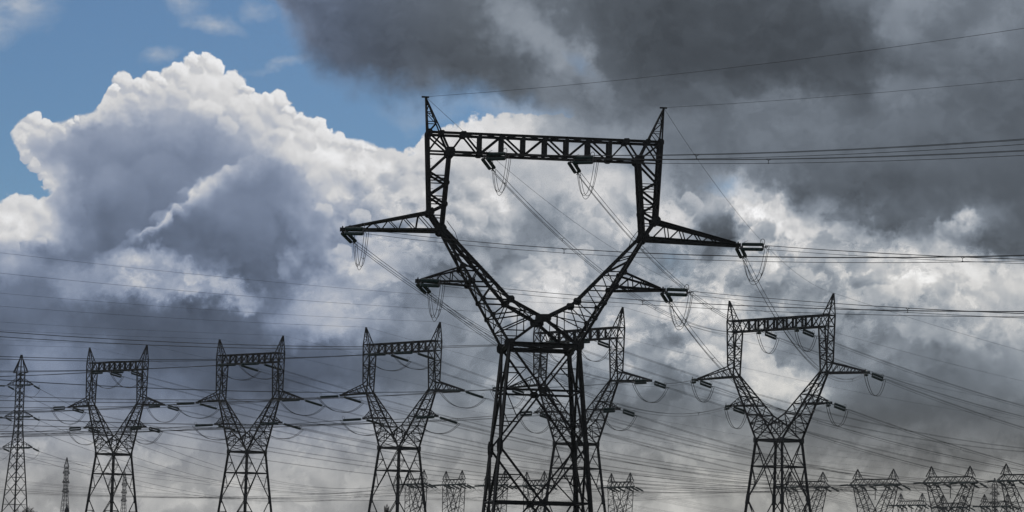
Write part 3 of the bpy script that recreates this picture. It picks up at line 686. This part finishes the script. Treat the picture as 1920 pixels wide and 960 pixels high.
def portal(key, px, py, Y, yaw, label, strings=True):
    t = new_tower('portal_pylon', px, py, Y, yaw, label, 'pylon', 'two-peaked portal pylons of the far lines'); t.ph = PPH
    for n, me in PT: link(n, me, t.root)
    if strings: put_strings(t, [down(dL, .08), down(dR, .3)], 1.0, 4.6, 12, .36, False, [(0, 0)], .05, 0, 2.6, ring=False)
    small[key] = t; return t
YP = R(-45)
portal('a', 1511, 940, 925, YP, 'small two-peaked portal pylon half hidden by a window pylon\'s leg lattice')
portal('b', 1641, 940, 880, YP, 'small two-peaked portal pylon standing clear of the window pylons')
portal('c', 1782, 940, 838, YP, 'small two-peaked portal pylon with a still smaller portal behind its legs')
portal('d', 1925, 940, 800, YP, 'small two-peaked portal pylon beside the thin distant mast')
YQ = R(-64)
LQ = ['tiny far portal pylon behind the middle window pylon of the row', 'tiny far portal pylon standing clear between two large pylons', 'tiny far portal pylon behind one leg of the huge pylon', 'tiny far portal pylon seen between the legs of the huge pylon', 'tiny far portal pylon just outside the huge pylon\'s legs']
for i, (px, Y) in enumerate(((779, 1010), (850, 1005), (929, 1000), (1003, 990), (1163, 985))): portal('q%d' % i, px, 940, Y, YQ, LQ[i])
for i, (px, Y, l) in enumerate(((1709, 1170, 'faint tiny portal pylon in the gap between two portal pylons'), (1787, 1190, 'faint tiny portal pylon seen through the legs of a nearer portal pylon'), (1867, 1150, 'faint tiny portal pylon overlapped by a thin mast'))): portal('r%d' % i, px, 940, Y, R(-60), l)

# ------------------------------------------------------------------ slender lattice towers
def slim_tower_mesh(H, arms, wt, wb, w=.2):
    mb = {'body': MB(), 'peak': MB()}; zk = H * .63
    def half(z): return wt if z > zk else wt + (wb - wt) * (zk - z) / zk
    zs = [0]; 
    while zs[-1] < H - 5.5: zs.append(zs[-1] + max(1.7, half(zs[-1]) * 1.75))
    zs[-1] = H - 4.6
    for a, b in zip(zs, zs[1:]):
        ha, hb = half(a), half(b)
        for s in (-1, 1):
            for q in (-1, 1): mb['body'].angle((s * ha, q * ha, a), (s * hb, q * hb, b), w * (1.2 if a < zk else 1))
            for A, B in ((((-ha, s * ha, a), (hb, s * hb, b))), (((ha, s * ha, a), (-hb, s * hb, b))), (((s * ha, -ha, a), (s * hb, hb, b))), (((s * ha, ha, a), (s * hb, -hb, b)))): mb['body'].angle(A, B, w * .55)
            hm = half((a + b) / 2); zm = (a + b) / 2
            mb['body'].angle((-hm, s * hm, zm), (hm, s * hm, zm), w * .45); mb['body'].angle((s * hm, -hm, zm), (s * hm, hm, zm), w * .45)
    zt = H - 4.6
    for s in (-1, 1):
        for q in (-1, 1):
            mb['peak'].angle((s * wt, q * wt, zt), (s * .1, q * .1, H), w); mb['peak'].angle((s * 2.5, q * .2, zt), (s * .1, 0, H - .3), w * .8); mb['peak'].angle((s * wt, q * wt, zt), (s * 2.5, 0, zt), w * .8)
            mb['peak'].angle((s * wt * .7, q * wt * .7, zt + 1.5), (-s * wt * .7, q * wt * .7, zt + 1.5), w * .5); mb['peak'].angle((s * wt * .7, q * wt * .7, zt + 1.5), (s * wt * .7, -q * wt * .7, zt + 1.5), w * .5)
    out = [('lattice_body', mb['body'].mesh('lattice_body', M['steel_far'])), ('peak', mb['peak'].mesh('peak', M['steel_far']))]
    for z, r in arms:
        for s in (-1, 1):
            c = MB(); h = half(z)
            for q in (-1, 1):
                c.angle((s * h, q * h, z), (s * r, q * .1, z + .1), w * .9); c.angle((s * half(z + 1.7), q * half(z + 1.7), z + 1.7), (s * r, q * .1, z + .15), w * .8)
                for f in (.3, .6): c.angle(Vector((s * h, q * h, z)).lerp(Vector((s * r, 0, z + .1)), f), Vector((s * h, q * h, z + 1.7)).lerp(Vector((s * r, 0, z + .1)), f), w * .5)
            out.append(('cross_arm', c.mesh('cross_arm', M['steel_far'])))
    return out
ARMS = [(42.0, 4.6), (33.9, 5.0), (26.0, 5.3)]
SL = slim_tower_mesh(49.8, ARMS, .75, 2.9)
slim = new_tower('lattice_tower', 28, 940, 600, R(-34), 'slender dark lattice tower with three pairs of cross arms', 'tower', 'slender lattice towers')
for n, me in SL: link(n, me, slim.root)
slim.ph = [('arm', s * r, z - .1) for z, r in ARMS for s in (-1, 1)]
far0 = small['q0'].root.location - slim.root.location
put_strings(slim, [down(dL, .05), down(far0, .15)], .8, 3.3, 14, .22, False, [(0, 0)], .04, 0, 2.6)
SL2 = slim_tower_mesh(44, [(36, 3.6), (31.5, 3.8), (27, 3.8)], .8, 2.9, .2)
for px, Y, l, yw, sc_ in ((122, 1150, 'far thin grey lattice mast between the slender tower and a window pylon', 75, 1.0), (232, 1350, 'faint far lattice mast seen through the legs of a window pylon', 75, 1.0), (1865, 1080, 'far thin lattice mast rising above the row of portal pylons', 40, .96)):
    t = new_tower('lattice_mast', px, 940, Y, R(yw), l, 'mast', 'slender lattice towers'); t.root.scale = (sc_,) * 3
    for n, me in SL2: link(n, me, t.root)

# ------------------------------------------------------------------ conductors
def span_pts(a, b, sag, n, off=Vector((0, 0, 0)), t1=1.0):
    out = []
    for i in range(n + 1):
        f = t1 * i / n; p = a.lerp(b, f); p.z -= 4 * sag * f * (1 - f); out.append(p + off)
    return out
def bundle(a, b, sag, label, group, offs, r, n=26, spacers=0, t1=1.0):
    root = empty('conductor_bundle' if len(offs) > 1 else 'overhead_conductor', a); tag(root, label, 'power line', group)
    side = Vector((0, 0, 1)).cross(b - a).normalized()
    vs = [side * dx + Vector((0, 0, dz)) for dx, dz in offs]
    for v in vs:
        mb = MB(); mb.tube([p - a for p in span_pts(a, b, sag, n, v, t1)], r, 4); mb.build('conductor', M['cable'], root)
    for k in range(spacers):
        f = t1 * (k + .45 + .2 * random.random()) / spacers; p = a.lerp(b, f) - a; p.z -= 4 * sag * f * (1 - f)
        mb = MB(); c = p + Vector((0, 0, .02))
        for v in vs: mb.tube([c, p + v], .03, 5)
        for v in vs: mb.tube([p + v - (b - a).normalized() * .09, p + v + (b - a).normalized() * .09], .05, 5)
        mb.build('spacer', M['ring'], root)
    return root
def earth(a, b, sag, label, group, r=.02, n=26):
    mb = MB(); mb.tube([p - a for p in span_pts(a, b, sag, n)], r, 4); o = mb.build('earth_wire', M['cable']); o.location = a; tag(o, label, 'power line', group); return o
def tips(t, u=13.8, z=53.65): return [world_pt(t, s * u, 0, z) for s in (-1, 1)]
# from the great pylon towards the viewer's side
off1 = d1 * 300
for pi, (arm, u, z) in enumerate(big.ph):
    a = big.ends[(pi, 0)]; b = a + off1
    bundle(a, b, {0: 10, 1: 10, 2: 12.6, 3: 10.8, 4: 11, 5: 10.6}[pi], f'three-wire conductor bundle from huge pylon\'s {arm} out across open sky', f'bundles leaving the huge pylon\'s {arm} to open sky', BUN, .03, 34, 5)
    a = big.ends[(pi, 1)]; b = row[4].ends[(pi, 0)]
    bundle(a, b, 6.0, f'three-wire bundle from huge pylon\'s {arm} down to last row pylon', f'bundles from the huge pylon\'s {arm} to the row', BUN, .03, 24, 3)
for a, b in zip(tips(big), tips(row[4], 13.8 * row[4].k)):
    earth(a, a + off1, 7.4, 'thin earth wire from the huge pylon\'s peak across the dark cloud', 'earth wires of the huge pylon to open sky')
    earth(a, b, 4.0, 'thin earth wire from the huge pylon\'s peak to the last window pylon', 'earth wires from the huge pylon to the row')
NM = ['row pylon by slender tower', 'second row pylon', 'middle row pylon', 'row pylon behind huge pylon', 'last row pylon']
dest = {0: 'b', 1: 'c', 2: 'd'}
dU = [2, 3, 0, 5, 1, 4]
for i, t in enumerate(row):
    for pi, (arm, u, z) in enumerate(t.ph):
        if i < 4:
            a = t.ends[(pi, 0)]; b = a + dL * 330
            bundle(a, b, 10.0, f'twin conductor from {arm} of {NM[i]}, away from portals', f'twin conductors away from the portals, {arm}, row pylon {NM[i]}', BUN2, .035, 26, 4)
        a = t.ends[(pi, 1)]
        if i in dest: b = small[dest[i]].ends[(dU[pi], 0)]
        else: b = a + dR * 260 + Vector((0, 0, -10))
        bundle(a, b, 8.0, f'twin conductor from {arm} of {NM[i]} towards portals', f'twin conductors towards the portals, {arm}, row pylon {NM[i]}', BUN2 if i < 4 else BUN, .04 if i < 4 else .036, 26, 4)
    for k, a in enumerate(tips(t, 13.8 * t.k)):
        if i < 4: earth(a, a + dL * 330, 5, f'thin earth wire from the peak of {NM[i]}, away from the portals', f'earth wires away from portals, {NM[i]}', .026)
        b = world_pt(small[dest[i]], (-8.2, 8.2)[k], 0, 37) if i in dest else a + dR * 260 + Vector((0, 0, -12))
        earth(a, b, 4, f'thin earth wire from the peak of {NM[i]} towards the portals', f'earth wires towards portals, {NM[i]}', .026)
# slender tower and far portals
for pi, (arm, u, z) in enumerate(slim.ph):
    lv = ('top', 'middle', 'lowest')[pi // 2]
    bundle(slim.ends[(pi, 1)], small['q0'].ends[(pi, 0)], 10, f'single conductor descending from {lv} arms of the slender lattice tower', f'conductors from the slender tower, {lv} arms', [(0, 0)], .045, 24)
    a = slim.ends[(pi, 0)]; bundle(a, a + dL * 200, 6, f'single conductor leaving {lv} arms of the slender tower, away from the portals', f'conductors leaving the slender tower, {lv} arms', [(0, 0)], .045, 16)
nq = dict(a='the portal behind the leg lattice', b='the clear-standing portal', c='the portal with another behind it', d='the portal beside the thin mast', q0='the tiny portal behind the middle pylon', q1='the tiny clear-standing portal', q2='the tiny portal behind one huge leg', q3='the tiny portal between the huge legs', q4='the tiny portal outside the huge legs', r0='the faint portal in the gap', r1='the faint portal behind legs', r2='the faint portal by the mast')
for k, t in small.items():
    dst = dR * 300
    for pi in range(6):
        a = t.ends[(pi, 1)]; b = a + dst; b.z = a.z - 14
        bundle(a, b, 5, f'thin conductor leaving {nq[k]} towards the horizon', f'conductors leaving {nq[k]} outward', [(0, 0)], .036, 14)
        if k in ('a', 'q1', 'q2', 'q3', 'q4') and pi in (0, 3, 5):
            a = t.ends[(pi, 0)]; b = a + dL * 420; b.z = a.z + 2
            bundle(a, b, 12, f'thin conductor arriving at {nq[k]} over the fields', f'conductors arriving at {nq[k]}', [(0, 0)], .03, 22)

# ------------------------------------------------------------------ winter trees and spire at the bottom edge
def bare_tree(px, Y, H, spread, label, seed, upright=.5):
    rnd = random.Random(seed); p = at(px, 955, Y)
    root = empty('bare_tree', (p.x, p.y, 0)); tag(root, label, 'tree', 'bare winter trees')
    tr = MB(); cr = MB(); trunk_top = H * .28
    tr.tube([(0, 0, 0), (.05, .02, trunk_top * .5), (.1, -.05, trunk_top)], [H * .022, H * .018, H * .015], 7)
    def grow(a, d, l, r, lev):
        b = a + d * l; m_ = a.lerp(b, .5) + Vector((rnd.uniform(-1, 1), rnd.uniform(-1, 1), rnd.uniform(-.3, .6))) * l * .07
        (tr if lev == 0 else cr).tube([a, m_, b], [r, r * .8, r * .6], 4 if lev < 3 else 3)
        if lev >= 5: return
        for _ in range(3 if lev < 4 else 4):
            ax = Vector((rnd.gauss(0, 1) * spread, rnd.gauss(0, 1) * spread, rnd.uniform(.1, .9) * upright * 2)).normalized()
            nd = (d * .75 + ax * .75).normalized(); nd.z = abs(nd.z) * .8 + .12
            grow(a.lerp(b, rnd.uniform(.5, 1)), nd.normalized(), l * rnd.uniform(.6, .8), max(r * .58, .035), lev + 1)
    for _ in range(3): grow(Vector((.1, -.05, trunk_top * rnd.uniform(.8, 1))), Vector((rnd.gauss(0, .4) * spread, rnd.gauss(0, .4) * spread, 1)).normalized(), H * .24, H * .011, 0)
    tr.build('trunk', M['bark'], root); cr.build('crown', M['bark'], root)
    return root
TL = 'bare brown winter tree by the foot of the slender lattice tower'
for i, (px, Y, H, sp) in enumerate(((38, 720, 14.0, .9), (52, 735, 14.6, .9), (66, 715, 14.4, .9), (80, 740, 13.8, 1.0), (92, 750, 12.9, 1.0))): bare_tree(px, Y, H, sp, TL, i + 1)
TM = 'bare reddish winter tree beyond the legs of the middle window pylon'
for i, (px, Y, H, sp) in enumerate(((676, 800, 15.2, .9), (688, 790, 15.6, .8), (702, 810, 15.4, .8))): bare_tree(px, Y, H, sp, TM, i + 11)
bare_tree(722, 790, 18.3, .22, 'narrow upright bare poplar beyond the middle window pylon', 21, 1.4)
p = at(125.5, 950, 900); root = empty('bulb_topped_spire', (p.x, p.y, 0)); tag(root, 'small dark bulb-topped spire at the foot of the far thin mast', 'spire')
sh = MB(); sh.lathe([(0, .001), (0, 1.6), (8, 1.4), (13.5, .95), (13.6, 1.15), (14.0, .9), (14.01, .001)], 10)
for nme, prof in (('shaft', [(0, .001), (0, 1.6), (8, 1.3), (13.4, .8), (13.5, 1.05), (13.9, .8)]), ('bulb', [(13.9, .6), (14.2, .8), (14.9, .82), (15.5, .55), (16.1, .28), (16.3, .32), (16.6, .2), (17.4, .03)])):
    mb = MB(); mb.lathe(prof, 10); mb.v = [(-y, z_, x) if False else (y, z_, x) for x, y, z_ in mb.v]; mb.build(nme, M['slate'], root)

# ------------------------------------------------------------------ thin damp air
hz = MB(); x0, x1, y0, y1, z0, z1 = -1600, 1600, -400, 1700, -1, 56
hz.poly([(x, y, z) for z in (z0, z1) for y in (y0, y1) for x in (x0, x1)], [(0, 2, 3, 1), (4, 5, 7, 6), (0, 1, 5, 4), (2, 6, 7, 3), (0, 4, 6, 2), (1, 3, 7, 5)])
hm = bpy.data.materials.new('haze'); hm.use_nodes = True; hn = hm.node_tree; hn.nodes.clear()
pv = hn.nodes.new('ShaderNodeVolumePrincipled'); pv.inputs['Color'].default_value = (.8, .83, .87, 1); pv.inputs['Density'].default_value = .00006; pv.inputs['Anisotropy'].default_value = .2
ho = hn.nodes.new('ShaderNodeOutputMaterial'); hn.links.new(pv.outputs[0], ho.inputs['Volume'])
tag(hz.build('haze', hm), kind='stuff')
